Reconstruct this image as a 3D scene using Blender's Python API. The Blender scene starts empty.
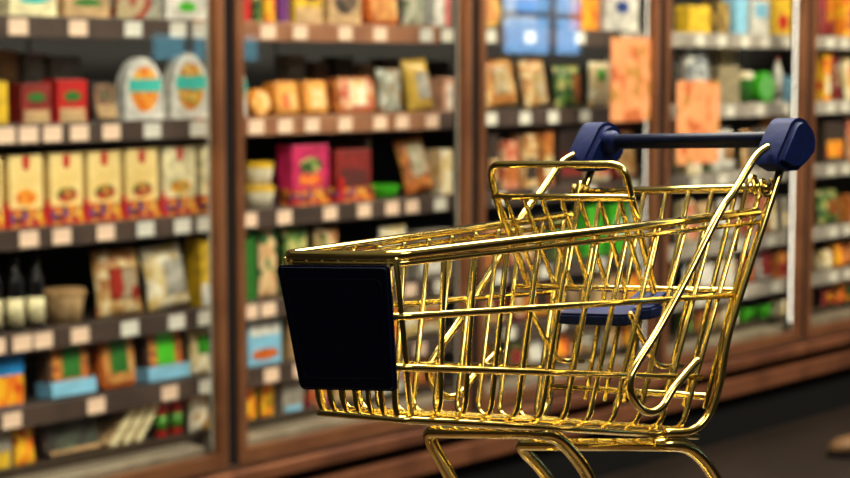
import bpy, bmesh, math, random
from math import sin, cos, pi, radians
from mathutils import Vector, Matrix
random.seed(7)
sc = bpy.context.scene
col = sc.collection
# ------------------------------------------------------------------ camera
F = 1800.0; H = 1.30
PITCH = math.atan(172 / F)
PSI = math.atan(1610 * cos(PITCH) / F)
cam_d = bpy.data.cameras.new('camera'); cam = bpy.data.objects.new('camera', cam_d); col.objects.link(cam)
cam.location = (0, 0, H)
FWD = Vector((cos(PSI) * cos(PITCH), sin(PSI) * cos(PITCH), -sin(PITCH)))
RGT = Vector((sin(PSI), -cos(PSI), 0)); UPV = RGT.cross(FWD)
cam.rotation_euler = FWD.to_track_quat('-Z', 'Y').to_euler()
cam_d.sensor_width = 36; cam_d.lens = F * 36 / 850
cam_d.clip_start = 0.02; cam_d.clip_end = 60
cam_d.dof.use_dof = True; cam_d.dof.focus_distance = 0.66
cam_d.dof.aperture_fstop = (cam_d.lens / 1000) / 0.0036
cam_d.dof.aperture_blades = 0
sc.camera = cam
def at(px, py, Y):
    """point of the plane y = Y seen at a pixel of the photograph"""
    d = FWD + RGT * ((px - 425) / F) - UPV * ((py - 239) / F)
    return Vector((0, 0, H)) + d * (Y / d.y)
# ------------------------------------------------------------------ exposure, world, lights
vs = sc.view_settings
vs.view_transform = 'Standard'; vs.look = 'None'; vs.exposure = 0.15; vs.gamma = 1.0; vs.use_curve_mapping = False
w = bpy.data.worlds.new('world'); sc.world = w; w.use_nodes = True
nt = w.node_tree; nt.nodes.clear()
wo = nt.nodes.new('ShaderNodeOutputWorld'); bg = nt.nodes.new('ShaderNodeBackground')
tc = nt.nodes.new('ShaderNodeTexCoord'); sp = nt.nodes.new('ShaderNodeSeparateXYZ'); cr = nt.nodes.new('ShaderNodeValToRGB')
nt.links.new(tc.outputs['Generated'], sp.inputs[0]); nt.links.new(sp.outputs['Z'], cr.inputs[0])
cr.color_ramp.elements[0].position = 0.0; cr.color_ramp.elements[0].color = (0.02, 0.016, 0.012, 1)
cr.color_ramp.elements[1].position = 0.9; cr.color_ramp.elements[1].color = (0.20, 0.18, 0.14, 1)
nt.links.new(cr.outputs[0], bg.inputs[0]); bg.inputs[1].default_value = 1.0; nt.links.new(bg.outputs[0], wo.inputs[0])

def area(name, loc, target, sx, sy, power, colr):
    d = bpy.data.lights.new(name, 'AREA'); d.shape = 'RECTANGLE'; d.size = sx; d.size_y = sy; d.energy = power; d.color = colr
    o = bpy.data.objects.new(name, d); col.objects.link(o); o.location = loc
    o.rotation_euler = (Vector(target) - Vector(loc)).to_track_quat('-Z', 'Y').to_euler()
    return o
WARM = (1.0, 0.86, 0.66)
area('ceiling_lamp', (2.7, 0.9, 3.1), (2.75, 1.1, 0), 2.8, 1.4, 190, (1.0, 0.94, 0.80))
area('ceiling_lamp', (6.2, 1.2, 3.1), (6.6, 3.4, 0.9), 3.5, 0.6, 210, WARM)
area('ceiling_lamp', (0.85, 1.0, 3.0), (0.85, 1.01, 0), 0.8, 1.3, 60, (1.0, 0.95, 0.82))
area('ceiling_lamp', (0.6, -1.3, 2.9), (0.6, 0.5, 1.1), 1.6, 0.5, 20, (1.0, 0.93, 0.78))

# ------------------------------------------------------------------ materials
MC = {}
def mat(name, c, rough=0.5, metal=0.0, c2=None, scale=30.0, bump=0.0, emit=None, estr=1.0, coat=0.0):
    key = (name, tuple(c), rough, metal, c2, scale)
    if key in MC: return MC[key]
    m = bpy.data.materials.new(name); m.use_nodes = True
    t = m.node_tree; b = t.nodes['Principled BSDF']
    n = t.nodes.new('ShaderNodeTexNoise'); n.inputs['Scale'].default_value = scale; n.inputs['Detail'].default_value = 3
    g = t.nodes.new('ShaderNodeTexCoord'); t.links.new(g.outputs['Object'], n.inputs['Vector'])
    r = t.nodes.new('ShaderNodeValToRGB'); t.links.new(n.outputs['Fac'], r.inputs[0])
    if c2 is None:
        c2 = tuple(max(0, x * (0.62 if 'card' in name or 'pack' in name else 0.84)) for x in c)
    r.color_ramp.elements[0].position = 0.40; r.color_ramp.elements[1].position = 0.60
    r.color_ramp.elements[0].color = (*c2, 1); r.color_ramp.elements[1].color = (*c, 1)
    t.links.new(r.outputs[0], b.inputs['Base Color'])
    b.inputs['Roughness'].default_value = rough; b.inputs['Metallic'].default_value = metal
    if coat: b.inputs['Coat Weight'].default_value = coat
    if bump:
        bn = t.nodes.new('ShaderNodeBump'); bn.inputs['Strength'].default_value = bump
        t.links.new(n.outputs['Fac'], bn.inputs['Height']); t.links.new(bn.outputs[0], b.inputs['Normal'])
    if emit:
        b.inputs['Emission Color'].default_value = (*emit, 1); b.inputs['Emission Strength'].default_value = estr
    MC[key] = m
    return m
def food(name, cs, scale=60, rough=0.45):
    """mottled printed or food-like surface of several colours"""
    key = (name, cs, scale)
    if key in MC: return MC[key]
    m = bpy.data.materials.new(name); m.use_nodes = True
    t = m.node_tree; b = t.nodes['Principled BSDF']
    g = t.nodes.new('ShaderNodeTexCoord')
    v = t.nodes.new('ShaderNodeTexVoronoi'); v.inputs['Scale'].default_value = scale
    t.links.new(g.outputs['Object'], v.inputs['Vector'])
    s = t.nodes.new('ShaderNodeSeparateColor'); t.links.new(v.outputs['Color'], s.inputs[0])
    r = t.nodes.new('ShaderNodeValToRGB'); r.color_ramp.interpolation = 'CONSTANT'
    t.links.new(s.outputs[0], r.inputs[0])
    el = r.color_ramp.elements
    while len(el) < len(cs): el.new(0.5)
    for i, c in enumerate(cs):
        el[i].position = i / len(cs); el[i].color = (*c, 1)
    t.links.new(r.outputs[0], b.inputs['Base Color']); b.inputs['Roughness'].default_value = rough
    MC[key] = m
    return m

def S(r, g, b):
    f = lambda x: (x / 255 / 12.92) if x / 255 <= 0.04045 else ((x / 255 + 0.055) / 1.055) ** 2.4
    return (round(f(r), 4), round(f(g), 4), round(f(b), 4))

# ------------------------------------------------------------------ mesh helpers
def finish(name, bm, m, parent=None, smooth=False, loc=None):
    me = bpy.data.meshes.new(name); bm.normal_update(); bm.to_mesh(me); bm.free()
    me.materials.append(m)
    if smooth:
        for p in me.polygons: p.use_smooth = True
    o = bpy.data.objects.new(name, me); col.objects.link(o)
    if parent: o.parent = parent
    if loc is not None: o.location = loc
    return o
def bx(bm, x0, x1, y0, y1, z0, z1, bev=0.0, seg=2):
    r = bmesh.ops.create_cube(bm, size=1.0)
    bmesh.ops.scale(bm, vec=(x1 - x0, y1 - y0, z1 - z0), verts=r['verts'])
    bmesh.ops.translate(bm, vec=((x0 + x1) / 2, (y0 + y1) / 2, (z0 + z1) / 2), verts=r['verts'])
    if bev:
        es = list({e for v in r['verts'] for e in v.link_edges})
        bmesh.ops.bevel(bm, geom=es, offset=bev, segments=seg, affect='EDGES', profile=0.5)
    return r['verts']
def box(name, m, parent, x0, x1, y0, y1, z0, z1, bev=0.0, smooth=False):
    bm = bmesh.new(); bx(bm, x0, x1, y0, y1, z0, z1, bev)
    return finish(name, bm, m, parent, smooth)
def round_path(pts, rad, n=6):
    """fillet the corners of a polyline"""
    P = [Vector(p) for p in pts]; out = [P[0]]
    for i in range(1, len(P) - 1):
        a, b, c = P[i - 1], P[i], P[i + 1]
        d1 = (a - b); d2 = (c - b); l1, l2 = d1.length, d2.length
        if l1 < 1e-7 or l2 < 1e-7: continue
        t = min(rad, l1 * 0.48, l2 * 0.48)
        p, q = b + d1 / l1 * t, b + d2 / l2 * t
        for k in range(n + 1):
            s = k / n
            out.append(p * (1 - s) ** 2 + b * 2 * s * (1 - s) + q * s * s)
    out.append(P[-1]); return out
def smooth_path(pts, n=6):
    P = [Vector(p) for p in pts]; out = []
    for i in range(len(P) - 1):
        p0 = P[max(i - 1, 0)]; p1 = P[i]; p2 = P[i + 1]; p3 = P[min(i + 2, len(P) - 1)]
        for k in range(n):
            t = k / n
            out.append(0.5 * ((2 * p1) + (p2 - p0) * t + (2 * p0 - 5 * p1 + 4 * p2 - p3) * t * t + (3 * p1 - p0 - 3 * p2 + p3) * t ** 3))
    out.append(P[-1]); return out
def tube(bm, pts, r, n=12, closed=False, cap=True):
    P = [Vector(p) for p in pts]
    Q = [P[0]]
    for p in P[1:]:
        if (p - Q[-1]).length > 1e-6: Q.append(p)
    P = Q
    if closed and (P[0] - P[-1]).length < 1e-6: P.pop()
    m = len(P); T = []
    for i in range(m):
        if closed: d = P[(i + 1) % m] - P[i - 1]
        else: d = P[min(i + 1, m - 1)] - P[max(i - 1, 0)]
        T.append(d.normalized())
    ref = Vector((0, 0, 1)) if abs(T[0].z) < 0.9 else Vector((1, 0, 0))
    nrm = (ref - T[0] * ref.dot(T[0])).normalized(); rings = []
    for i in range(m):
        nrm = (nrm - T[i] * nrm.dot(T[i])).normalized(); bi = T[i].cross(nrm)
        rings.append([bm.verts.new(P[i] + nrm * (r * cos(2 * pi * k / n)) + bi * (r * sin(2 * pi * k / n))) for k in range(n)])
    for i in range(m if closed else m - 1):
        a, b = rings[i], rings[(i + 1) % m]
        for k in range(n):
            bm.faces.new((a[k], a[(k + 1) % n], b[(k + 1) % n], b[k]))
    if cap and not closed:
        for ring, s, ti in ((rings[0], -1, T[0]), (rings[-1], 1, T[-1])):
            c = sum((v.co for v in ring), Vector()) / n
            r2 = [bm.verts.new(c + (v.co - c) * 0.6 + ti * s * r * 0.45) for v in ring]
            for k in range(n):
                f = (ring[k], ring[(k + 1) % n], r2[(k + 1) % n], r2[k])
                bm.faces.new(f if s > 0 else f[::-1])
            bm.faces.new(r2 if s > 0 else r2[::-1])
def prism(bm, outline, axis_a, axis_b, ext, origin, bev=0.0, seg=2):
    """extrude a 2-D outline (a,b) along ext from origin"""
    A, B, E, O = Vector(axis_a), Vector(axis_b), Vector(ext), Vector(origin)
    lo = [bm.verts.new(O + A * a + B * b) for a, b in outline]; hi = [bm.verts.new(v.co + E) for v in lo]
    n = len(lo); fs = [bm.faces.new(lo[::-1]), bm.faces.new(hi)]
    for i in range(n): fs.append(bm.faces.new((lo[i], lo[(i + 1) % n], hi[(i + 1) % n], hi[i])))
    bmesh.ops.recalc_face_normals(bm, faces=fs)
    if bev:
        es = list(set(fs[0].edges) | set(fs[1].edges))
        bmesh.ops.bevel(bm, geom=es, offset=bev, segments=seg, affect='EDGES', profile=0.5)
def lathe(bm, prof, n=20, c=(0, 0)):
    rings = [[bm.verts.new((c[0] + r * cos(2 * pi * k / n), c[1] + r * sin(2 * pi * k / n), z)) for k in range(n)] for r, z in prof]
    for a, b in zip(rings, rings[1:]):
        for k in range(n): bm.faces.new((a[k], a[(k + 1) % n], b[(k + 1) % n], b[k]))
    bm.faces.new(rings[0][::-1]); bm.faces.new(rings[-1])
def empty(name, loc, rz=0.0):
    o = bpy.data.objects.new(name, None); col.objects.link(o); o.location = loc; o.rotation_euler = (0, 0, rz)
    o.empty_display_size = 0.05
    return o
def tag(o, label, cat, group=None, kind=None):
    if label: o['label'] = label
    if cat: o['category'] = cat
    if group: o['group'] = group
    if kind: o['kind'] = kind
    return o
def copy_tree(o, parent=None):
    c = o.copy(); col.objects.link(c)
    if parent: c.parent = parent
    for ch in list(o.children): copy_tree(ch, c)
    return c

# ------------------------------------------------------------------ floor and room
YD = 3.31                      # plane of the fridge doors
PX = [0.901 * YD + i * 0.2817 * YD for i in range(-1, 5)]     # seams between the door bays
fl = mat('dark_brown_floor', S(30, 21, 15), 0.55, 0, S(23, 16, 11), 3.0)
o = box('floor', fl, None, -3, 13, -4.6, 4.6, -0.1, 0.0); o['kind'] = 'structure'
wl = mat('dark_wall_paint', S(60, 50, 42), 0.7)
o = box('wall_back', wl, None, -3, 13, 4.2, 4.3, 0, 3.2); o['kind'] = 'structure'

# ------------------------------------------------------------------ refrigerated cases
copper = mat('copper_brown_frame', S(160, 106, 70), 0.36, 0.7, S(136, 88, 58), 6)
copper_b = mat('copper_bumper', S(128, 80, 52), 0.42, 0.5, S(100, 60, 40), 4)
gasket = mat('black_gasket', S(14, 11, 10), 0.8)
silver = mat('silver_sill', S(176, 162, 140), 0.35, 0.6, S(150, 138, 118), 8)
shelfm = mat('shelf_metal', S(74, 62, 54), 0.4, 0.3, S(62, 52, 46), 8)
stripm = mat('shelf_edge_strip', S(78, 62, 53), 0.45, 0.1, S(64, 50, 43), 8)
strip_c = mat('copper_edge_strip', S(158, 108, 76), 0.4, 0.1, S(140, 92, 64), 8)
strip_l = mat('pale_edge_strip', S(168, 160, 148), 0.4, 0.1, S(140, 132, 122), 8)
backm = mat('dark_case_liner', S(17, 15, 14), 0.7)
trimm = mat('pale_inner_trim', S(200, 204, 190), 0.35, 0.0)
kick = mat('black_kick_panel', S(2, 2, 2), 1.0)
grille = mat('air_grille', S(84, 68, 52), 0.5, 0.3, S(40, 32, 26), 220)
ledm = mat('led_tube', (1, 1, 1), 0.4, emit=(1.0, 0.90, 0.74), estr=3.0)
def glass_mat():
    m = bpy.data.materials.new('door_glass'); m.use_nodes = True; t = m.node_tree; t.nodes.clear()
    out = t.nodes.new('ShaderNodeOutputMaterial'); mx = t.nodes.new('ShaderNodeMixShader'); tr = t.nodes.new('ShaderNodeBsdfTransparent')
    gl = t.nodes.new('ShaderNodeBsdfGlossy'); fr = t.nodes.new('ShaderNodeFresnel'); ge = t.nodes.new('ShaderNodeNewGeometry'); mr = t.nodes.new('ShaderNodeMapRange')
    mr.inputs['To Min'].default_value = 1.45; mr.inputs['To Max'].default_value = 1 / 1.45      # the same mirror share on both faces of the pane
    t.links.new(ge.outputs['Backfacing'], mr.inputs['Value']); t.links.new(mr.outputs[0], fr.inputs[0])
    tr.inputs[0].default_value = (0.97, 0.98, 0.97, 1); gl.inputs['Roughness'].default_value = 0.02
    t.links.new(fr.outputs[0], mx.inputs[0]); t.links.new(tr.outputs[0], mx.inputs[1]); t.links.new(gl.outputs[0], mx.inputs[2]); t.links.new(mx.outputs[0], out.inputs[0])
    return m
glassm = glass_mat()
YS = YD + 0.13                 # front edge of the shelves
STR = {n: at(425, y, YS).z for n, y in zip((1, 2, 3, 4, 5), (35, 121, 204.5, 287, 347))}   # height of each shelf edge strip
TOP = {n: STR[n] + 0.022 for n in STR}
DECK = at(425, 388, YS + 0.02).z; TOP[6] = DECK
ZB = at(342, 440, YD).z
ZG = at(414, 446, YD - 0.03).z; ZT1 = at(725, 382, YD - 0.02).z; ZT0 = at(721, 400, YD - 0.02).z        # underside of the doors
BW = PX[1] - PX[0]; CT = 2.05
DOORN = ['leftmost', 'second', 'third', 'fourth', 'rightmost']
for i in range(5):
    x0 = PX[i]
    e = tag(empty('display_fridge', (x0, YD, 0)), 'glass-fronted display fridge with copper frame, the %s of the row of five' % ['leftmost', 'second', 'middle', 'fourth', 'rightmost'][i], 'fridge', 'display fridges standing in a row')
    box('back_panel', backm, e, 0.004, BW - 0.004, 0.80, 0.84, 0.1, CT)
    box('top_panel', backm, e, 0.004, BW - 0.004, 0.02, 0.84, CT, CT + 0.06)
    box('deck', shelfm, e, 0.001, BW - 0.001, 0.15, 0.79, DECK - 0.03, DECK)
    # kick panel and front apron
    box('kick_panel', kick, e, 0, BW, 0.02, 0.06, 0.0, ZB - 0.014)
    bm = bmesh.new(); bx(bm, 0.0, BW, 0.0, 0.12, ZB - 0.012, ZB + 0.002); bx(bm, 0.03, BW - 0.03, 0.05, 0.14, ZB, ZB + 0.045, 0.006)
    finish('sill', bm, silver, e)
    bm = bmesh.new(); z1 = ZB - 0.014
    bx(bm, 0, BW, -0.03, 0.02, ZG, z1, 0.008, 3); finish('bumper', bm, copper_b, e)
    box('lower_trim', copper_b, e, 0, BW, -0.02, 0.02, ZT0, ZT1, 0.006)
    # air grille below the first goods
    bm = bmesh.new()
    bx(bm, 0.03, BW - 0.03, 0.125, 0.14, ZB + 0.04, DECK + 0.012)
    for k in range(60):
        gx = 0.04 + k * (BW - 0.08) / 60
        bx(bm, gx, gx + 0.004, 0.118, 0.126, ZB + 0.05, DECK + 0.006)
    finish('air_grille', bm, grille, e)
    for n in range(1, 6):
        s = box('shelf', shelfm, e, 0.001, BW - 0.001, 0.13, 0.62, TOP[n] - 0.014, TOP[n])
        box('edge_strip', stripm if i not in (1, 3, 4) or (i == 1 and n > 2) else (strip_c if i == 1 else strip_l), s, 0.001, BW - 0.001, 0.118, 0.129, STR[n] - 0.024, TOP[n] + 0.004, 0.002)
    ld = bpy.data.lights.new('case_fill_lamp', 'AREA'); ld.shape = 'RECTANGLE'; ld.size = BW - 0.1; ld.size_y = 0.05; ld.energy = 4; ld.color = (1.0, 0.90, 0.72)  # unseen fill lamp, added because the light tubes alone are too weak
    lo_ = bpy.data.objects.new('case_fill_lamp', ld); col.objects.link(lo_); lo_.parent = e; lo_.location = (BW / 2, 0.075, CT - 0.01); lo_.rotation_euler = (radians(8), 0, 0)
    # door
    d = empty('door', (0, 0, 0)); d.parent = e
    bm = bmesh.new(); t = 0.038
    bx(bm, 0.018, 0.008 + t, -0.02, 0.012, ZB, CT, 0.004); bx(bm, BW - 0.008 - t, BW - 0.018, -0.02, 0.012, ZB, CT, 0.004)
    bx(bm, 0.008 + t, BW - 0.008 - t, -0.018, 0.012, CT - 0.06, CT); bx(bm, 0.008 + t, BW - 0.008 - t, -0.018, 0.012, ZB, ZB + 0.035)
    finish('door_frame', bm, copper, d)
    for xa in (0.008 + t + 0.0005, BW - 0.008 - t - 0.0035): box('inner_trim', trimm, d, xa, xa + 0.002, 0.0075, 0.0118, ZB + 0.04, CT - 0.065)
    box('pane', glassm, d, 0.008 + t, BW - 0.008 - t, 0.0, 0.006, ZB + 0.035, CT - 0.06)
    # mullion behind the seam, with its upright lamp
    for xa, xb in ((0.0004, 0.0165), (BW - 0.0165, BW - 0.0004)): box('mullion', gasket, e, xa, xb, -0.010, 0.050, ZB + 0.001, CT)
    if i in (0, 4): box('side_panel', backm, e, *((0.0, 0.003) if i == 0 else (BW - 0.003, BW)), 0.052, 0.80, 0.1, CT)
    box('light_tube', ledm, e, BW - 0.0225, BW - 0.0168, 0.020, 0.033, ZB + 0.06, CT - 0.02, 0.004)
    box('light_tube', ledm, e, 0.0168, 0.0225, 0.020, 0.033, ZB + 0.06, CT - 0.02, 0.004)

# ------------------------------------------------------------------ goods
CNT = {}
ORD = ['first', 'second', 'third', 'fourth', 'fifth', 'sixth', 'seventh', 'eighth', 'ninth', 'tenth', 'eleventh', 'twelfth', 'thirteenth', 'fourteenth', 'fifteenth', 'sixteenth']
SH = {1: 'top shelf', 2: 'second shelf', 3: 'third shelf', 4: 'fourth shelf', 5: 'fifth shelf', 6: 'bottom deck'}
GOODS = []
def place(e, bay, lev, look, cat, group=None):
    GOODS.append((bay, lev, e.location.x, e, look, cat, group)); return e
def span(x0, x1, lev, ytop=None, back=0.0):
    """where an item stands: centre, width and height, from its left, right and top in the photograph"""
    Y = YS + 0.02 + back; x0 += 3
    zt = TOP[lev]
    yb = 239
    a = at(x0, ytop if ytop is not None else yb, Y); b = at(x1, ytop if ytop is not None else yb, Y)
    return (a.x + b.x) / 2, Y, b.x - a.x, ((a.z + b.z) / 2 - zt)
def bay_px(x):
    for i, m in enumerate((230, 473, 668, 808)):
        if x < m: return i
    return 4
def begin(name, x0, x1, lev, ytop, back=0.0, rz=0.0):
    cx, Y, wd, h = span(x0, x1, lev, ytop, back)
    b = bay_px((x0 + x1) / 2)
    e = empty(name, (cx, Y, TOP[lev] + 0.0005), rz)
    return e, wd, max(h, 0.02), b
def ell(bm, cx, cz, rx, rz, y, t=0.0015, n=28, z_lo=None, z_hi=None):
    pts = [(cx + rx * cos(2 * pi * k / n), cz + rz * sin(2 * pi * k / n)) for k in range(n)]
    if z_lo is not None: pts = [(a, min(max(b, z_lo), z_hi)) for a, b in pts]
    prism(bm, pts, (1, 0, 0), (0, 0, 1), (0, -t, 0), (0, y, 0))
def carton(x0, x1, lev, ytop, c, tab=None, art=None, look='carton', back=0.0, depth=0.06, tray=None, window=None, group='cartons on the shelves', rz=0.0):
    e, wd, h, b = begin('carton', x0, x1, lev, ytop, back, rz); wd *= 0.94
    zb = 0.0
    if tray:
        th = h * 0.27
        bm = bmesh.new(); bx(bm, -wd / 2 - 0.004, wd / 2 + 0.004, -0.006, -0.001, 0, th); bx(bm, -wd / 2 - 0.004, -wd / 2 - 0.001, -0.001, depth, 0, th); bx(bm, wd / 2 + 0.001, wd / 2 + 0.004, -0.001, depth, 0, th)
        finish('display_tray', bm, tray, e)
    bm = bmesh.new(); bx(bm, -wd / 2, wd / 2, 0, depth, 0, h, 0.002)
    finish('body', bm, c, e)
    if tab:
        bm = bmesh.new(); prism(bm, [(-wd * .10, h * .99), (-wd * .10, h * .83), (0, h * .78), (wd * .10, h * .83), (wd * .10, h * .99)], (1, 0, 0), (0, 0, 1), (0, -0.001, 0), (0, 0, 0)); finish('tab', bm, tab, e)
    if art:
        m, ax, az, rx, rz_ = art
        bm = bmesh.new(); ell(bm, ax * wd, az * h, rx * wd, rz_ * h, 0, 0.0012); finish('picture', bm, m, e)
    if window:
        m, a0, a1, z0, z1 = window
        box('panel', m, e, a0 * wd, a1 * wd, -0.0012, 0, z0 * h, z1 * h)
    return place(e, b, lev, look, 'carton', group)
def arched(x0, x1, lev, ytop, c, band, dish, look):
    e, wd, h, b = begin('egg_shaped_pack', x0, x1, lev, ytop); wd *= 0.95
    n = 24; pts = [(-wd * .5, 0), (wd * .5, 0)] + [(wd * .5 * cos(t * pi / n) ** 1.0, h * (0.42 + 0.58 * sin(t * pi / n))) for t in range(n + 1)]
    bm = bmesh.new(); prism(bm, pts, (1, 0, 0), (0, 0, 1), (0, 0.04, 0), (0, 0, 0), 0.003); finish('body', bm, c, e)
    bm = bmesh.new(); ell(bm, 0, h * .5, wd * .37, h * .36, 0); finish('picture', bm, dish, e)
    box('band', band, e, -wd * .42, wd * .42, -0.003, -0.0016, h * .46, h * .66)
    return place(e, b, lev, look, 'food pack')
def pouch(x0, x1, lev, ytop, c, lab=None, look='plastic pouch', lean=0.0, back=0.0, fill=0.18, group='bagged goods on the shelves', tilt=0.0):
    """soft pillow bag with crimped top and bottom seams"""
    e, wd, h, b = begin('bag', x0, x1, lev, ytop, back)
    wd *= 0.95; bm = bmesh.new(); nx, nz = 10, 14; sh = random.random() * 6
    T = wd * fill
    def side(s):
        g = []
        for j in range(nz + 1):
            v = j / nz; row = []
            for i in range(nx + 1):
                u = i / nx * 2 - 1
                f = (max(0, 1 - abs(u) ** 2.6)) ** 0.6 * (max(0, 1 - abs(2 * v - 1) ** 3.5)) ** 0.6
                ww = wd / 2 * (1 - 0.08 * sin(pi * v) + 0.02 * sin(9 * v + sh))
                wr = 1 + 0.12 * sin(7 * u + 5 * v + sh) * (1 - v)
                row.append(bm.verts.new((u * ww, T + s * (T * f * wr + 0.0008), v * h)))
            g.append(row)
        for j in range(nz):
            for i in range(nx):
                q = (g[j][i], g[j][i + 1], g[j + 1][i + 1], g[j + 1][i])
                bm.faces.new(q if s < 0 else q[::-1])
        return g
    A = side(-1); B = side(1)
    loopA = A[0] + [r[-1] for r in A[1:]] + A[-1][-2::-1] + [r[0] for r in A[-2:0:-1]]
    loopB = B[0] + [r[-1] for r in B[1:]] + B[-1][-2::-1] + [r[0] for r in B[-2:0:-1]]
    for k in range(len(loopA)):
        bm.faces.new((loopA[k], loopB[k], loopB[(k + 1) % len(loopA)], loopA[(k + 1) % len(loopA)]))
    bmesh.ops.recalc_face_normals(bm, faces=bm.faces[:])
    finish('body', bm, c, e, True)
    if lab:
        m, a0, a1, z0, z1 = lab; bm = bmesh.new(); n = 8; rows = []
        for j in range(n + 1):
            v = z0 + (z1 - z0) * j / n; row = []
            for i in range(n + 1):
                u = (a0 + (a1 - a0) * i / n) * 2
                f = (max(0, 1 - abs(u) ** 2.6)) ** 0.6 * (max(0, 1 - abs(2 * v - 1) ** 3.5)) ** 0.6
                wr = 1 + 0.12 * sin(7 * u + 5 * v + sh) * (1 - v)
                row.append(bm.verts.new((u * wd / 2 * 0.94, T - (T * f * wr + 0.0028), v * h)))
            rows.append(row)
        for j in range(n):
            for i in range(n): bm.faces.new((rows[j][i], rows[j][i + 1], rows[j + 1][i + 1], rows[j + 1][i]))
        bmesh.ops.solidify(bm, geom=bm.faces[:], thickness=-0.0008)
        finish('label_sticker', bm, m, e, True)
    e.rotation_euler = (-lean, tilt, 0)
    return place(e, b, lev, look, 'food bag', group)
def tray_pack(x0, x1, lev, ytop, c, film, look, sticker=None, rim=None, group='trays of packed food', lean=0.12, base=None):
    """shallow tray standing upright with rounded corners, film front and sticker"""
    e, wd, h, b = begin('food_tray', x0, x1, lev, ytop); wd *= 0.95
    def rr(wd, h, r, n=5, z0=0):
        p = []
        for cx, cz, a in ((wd / 2 - r, h - r, 0), (-wd / 2 + r, h - r, pi / 2), (-wd / 2 + r, r, pi), (wd / 2 - r, r, 1.5 * pi)):
            for k in range(n + 1): t = a + pi / 2 * k / n; p.append((cx + r * cos(t), cz + r * sin(t) + z0))
        return p
    rad = min(wd, h) * 0.17
    bm = bmesh.new(); prism(bm, rr(wd, h, rad), (1, 0, 0), (0, 0, 1), (0, 0.045, 0), (0, 0, 0), 0.004); finish('tray', bm, c, e)
    bm = bmesh.new(); prism(bm, rr(wd * .86, h * .84, rad * .8, z0=h * .08), (1, 0, 0), (0, 0, 1), (0, -0.006, 0), (0, 0, 0), 0.003); finish('contents', bm, film, e)
    if sticker:
        m, a0, a1, z0, z1 = sticker; box('label_sticker', m, e, a0 * wd, a1 * wd, -0.0085, -0.0062, z0 * h, z1 * h)
    if base:
        bm = bmesh.new(); bx(bm, -wd * .54, wd * .54, -0.014, -0.010, 0, h * .26); bx(bm, -wd * .54, -wd * .515, -0.010, 0.05, 0, h * .26); bx(bm, wd * .515, wd * .54, -0.010, 0.05, 0, h * .26)
        finish('display_tray', bm, base, e)
    e.rotation_euler = (-lean, 0, 0)
    return place(e, b, lev, look, 'food tray', group)
def bottle(x0, x1, lev, ytop, c, cap, lab, look, neck=0.3, group='bottles and jars'):
    e, wd, h, b = begin('bottle', x0, x1, lev, ytop); r = wd / 2 * 0.92; e.location.y += r
    bm = bmesh.new(); lathe(bm, [(r * .9, 0), (r, 0.004), (r, h * (0.92 - neck)), (r * .85, h * (1 - neck)), (r * .4, h * (1 - neck * .55)), (r * .36, h * .9)]); finish('body', bm, c, e, True)
    bm = bmesh.new(); lathe(bm, [(r * .42, h * .89), (r * .45, h * .9), (r * .45, h)]); finish('cap', bm, cap, e)
    bm = bmesh.new(); lathe(bm, [(r * 1.015, h * .08 + (0.12 * h if neck < .25 else 0)), (r * 1.015, h * ((.72 if neck >= .25 else .76) - neck))]); finish('label_sticker', bm, lab, e, True)
    return place(e, b, lev, look, 'bottle', group)
def jar(x0, x1, lev, ytop, c, lid, look, zoff=0.0, group='small tubs and jars'):
    e, wd, h, b = begin('tub', x0, x1, lev, ytop); r = wd / 2 * 0.95; e.location.y += r
    h = h - zoff; e.location.z += zoff
    bm = bmesh.new(); lathe(bm, [(r * .78, 0), (r * .95, h * .80), (r * .95, h * .82)]); finish('cup', bm, c, e, True)
    bm = bmesh.new(); lathe(bm, [(r * .98, h * .78), (r, h * .8), (r, h * .96), (r * .9, h), (0.2 * r, h)]); finish('lid', bm, lid, e)
    return place(e, b, lev, look, 'tub', group)
def wheel(x0, x1, lev, ytop, c, face, look):
    e, wd, h, b = begin('cheese_wheel', x0, x1, lev, ytop); r = min(wd, h) / 2
    bm = bmesh.new(); ell(bm, 0, r, r, r, 0.04, 0.04, 32); finish('body', bm, c, e)
    bm = bmesh.new(); ell(bm, 0, r, r * .78, r * .78, 0, 0.002, 32); finish('label_sticker', bm, face, e)
    e.rotation_euler = (-0.08, 0, 0)
    return place(e, b, lev, look, 'cheese')
def slab(x0, x1, lev, ytop, c, edge, look, tilt, group='flat packs leaning on each other'):
    """thin flat pack leaning sideways"""
    e, wd, h, b = begin('flat_pack', x0, x1, lev, ytop)
    L = math.hypot(wd, h) * 0.86
    bm = bmesh.new(); bx(bm, 0, 0.022, 0, 0.14, 0, L, 0.003); finish('body', bm, c, e)
    box('edge_label', edge, e, 0.002, 0.020, -0.0015, 0, L * .05, L * .9)
    a = math.atan2(wd - 0.02, h); e.rotation_euler = (0, a, 0); e.location.x -= wd / 2; e.location.z += 0.001 + 0.022 * sin(a) 
    return place(e, b, lev, look, 'flat pack', group)

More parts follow.
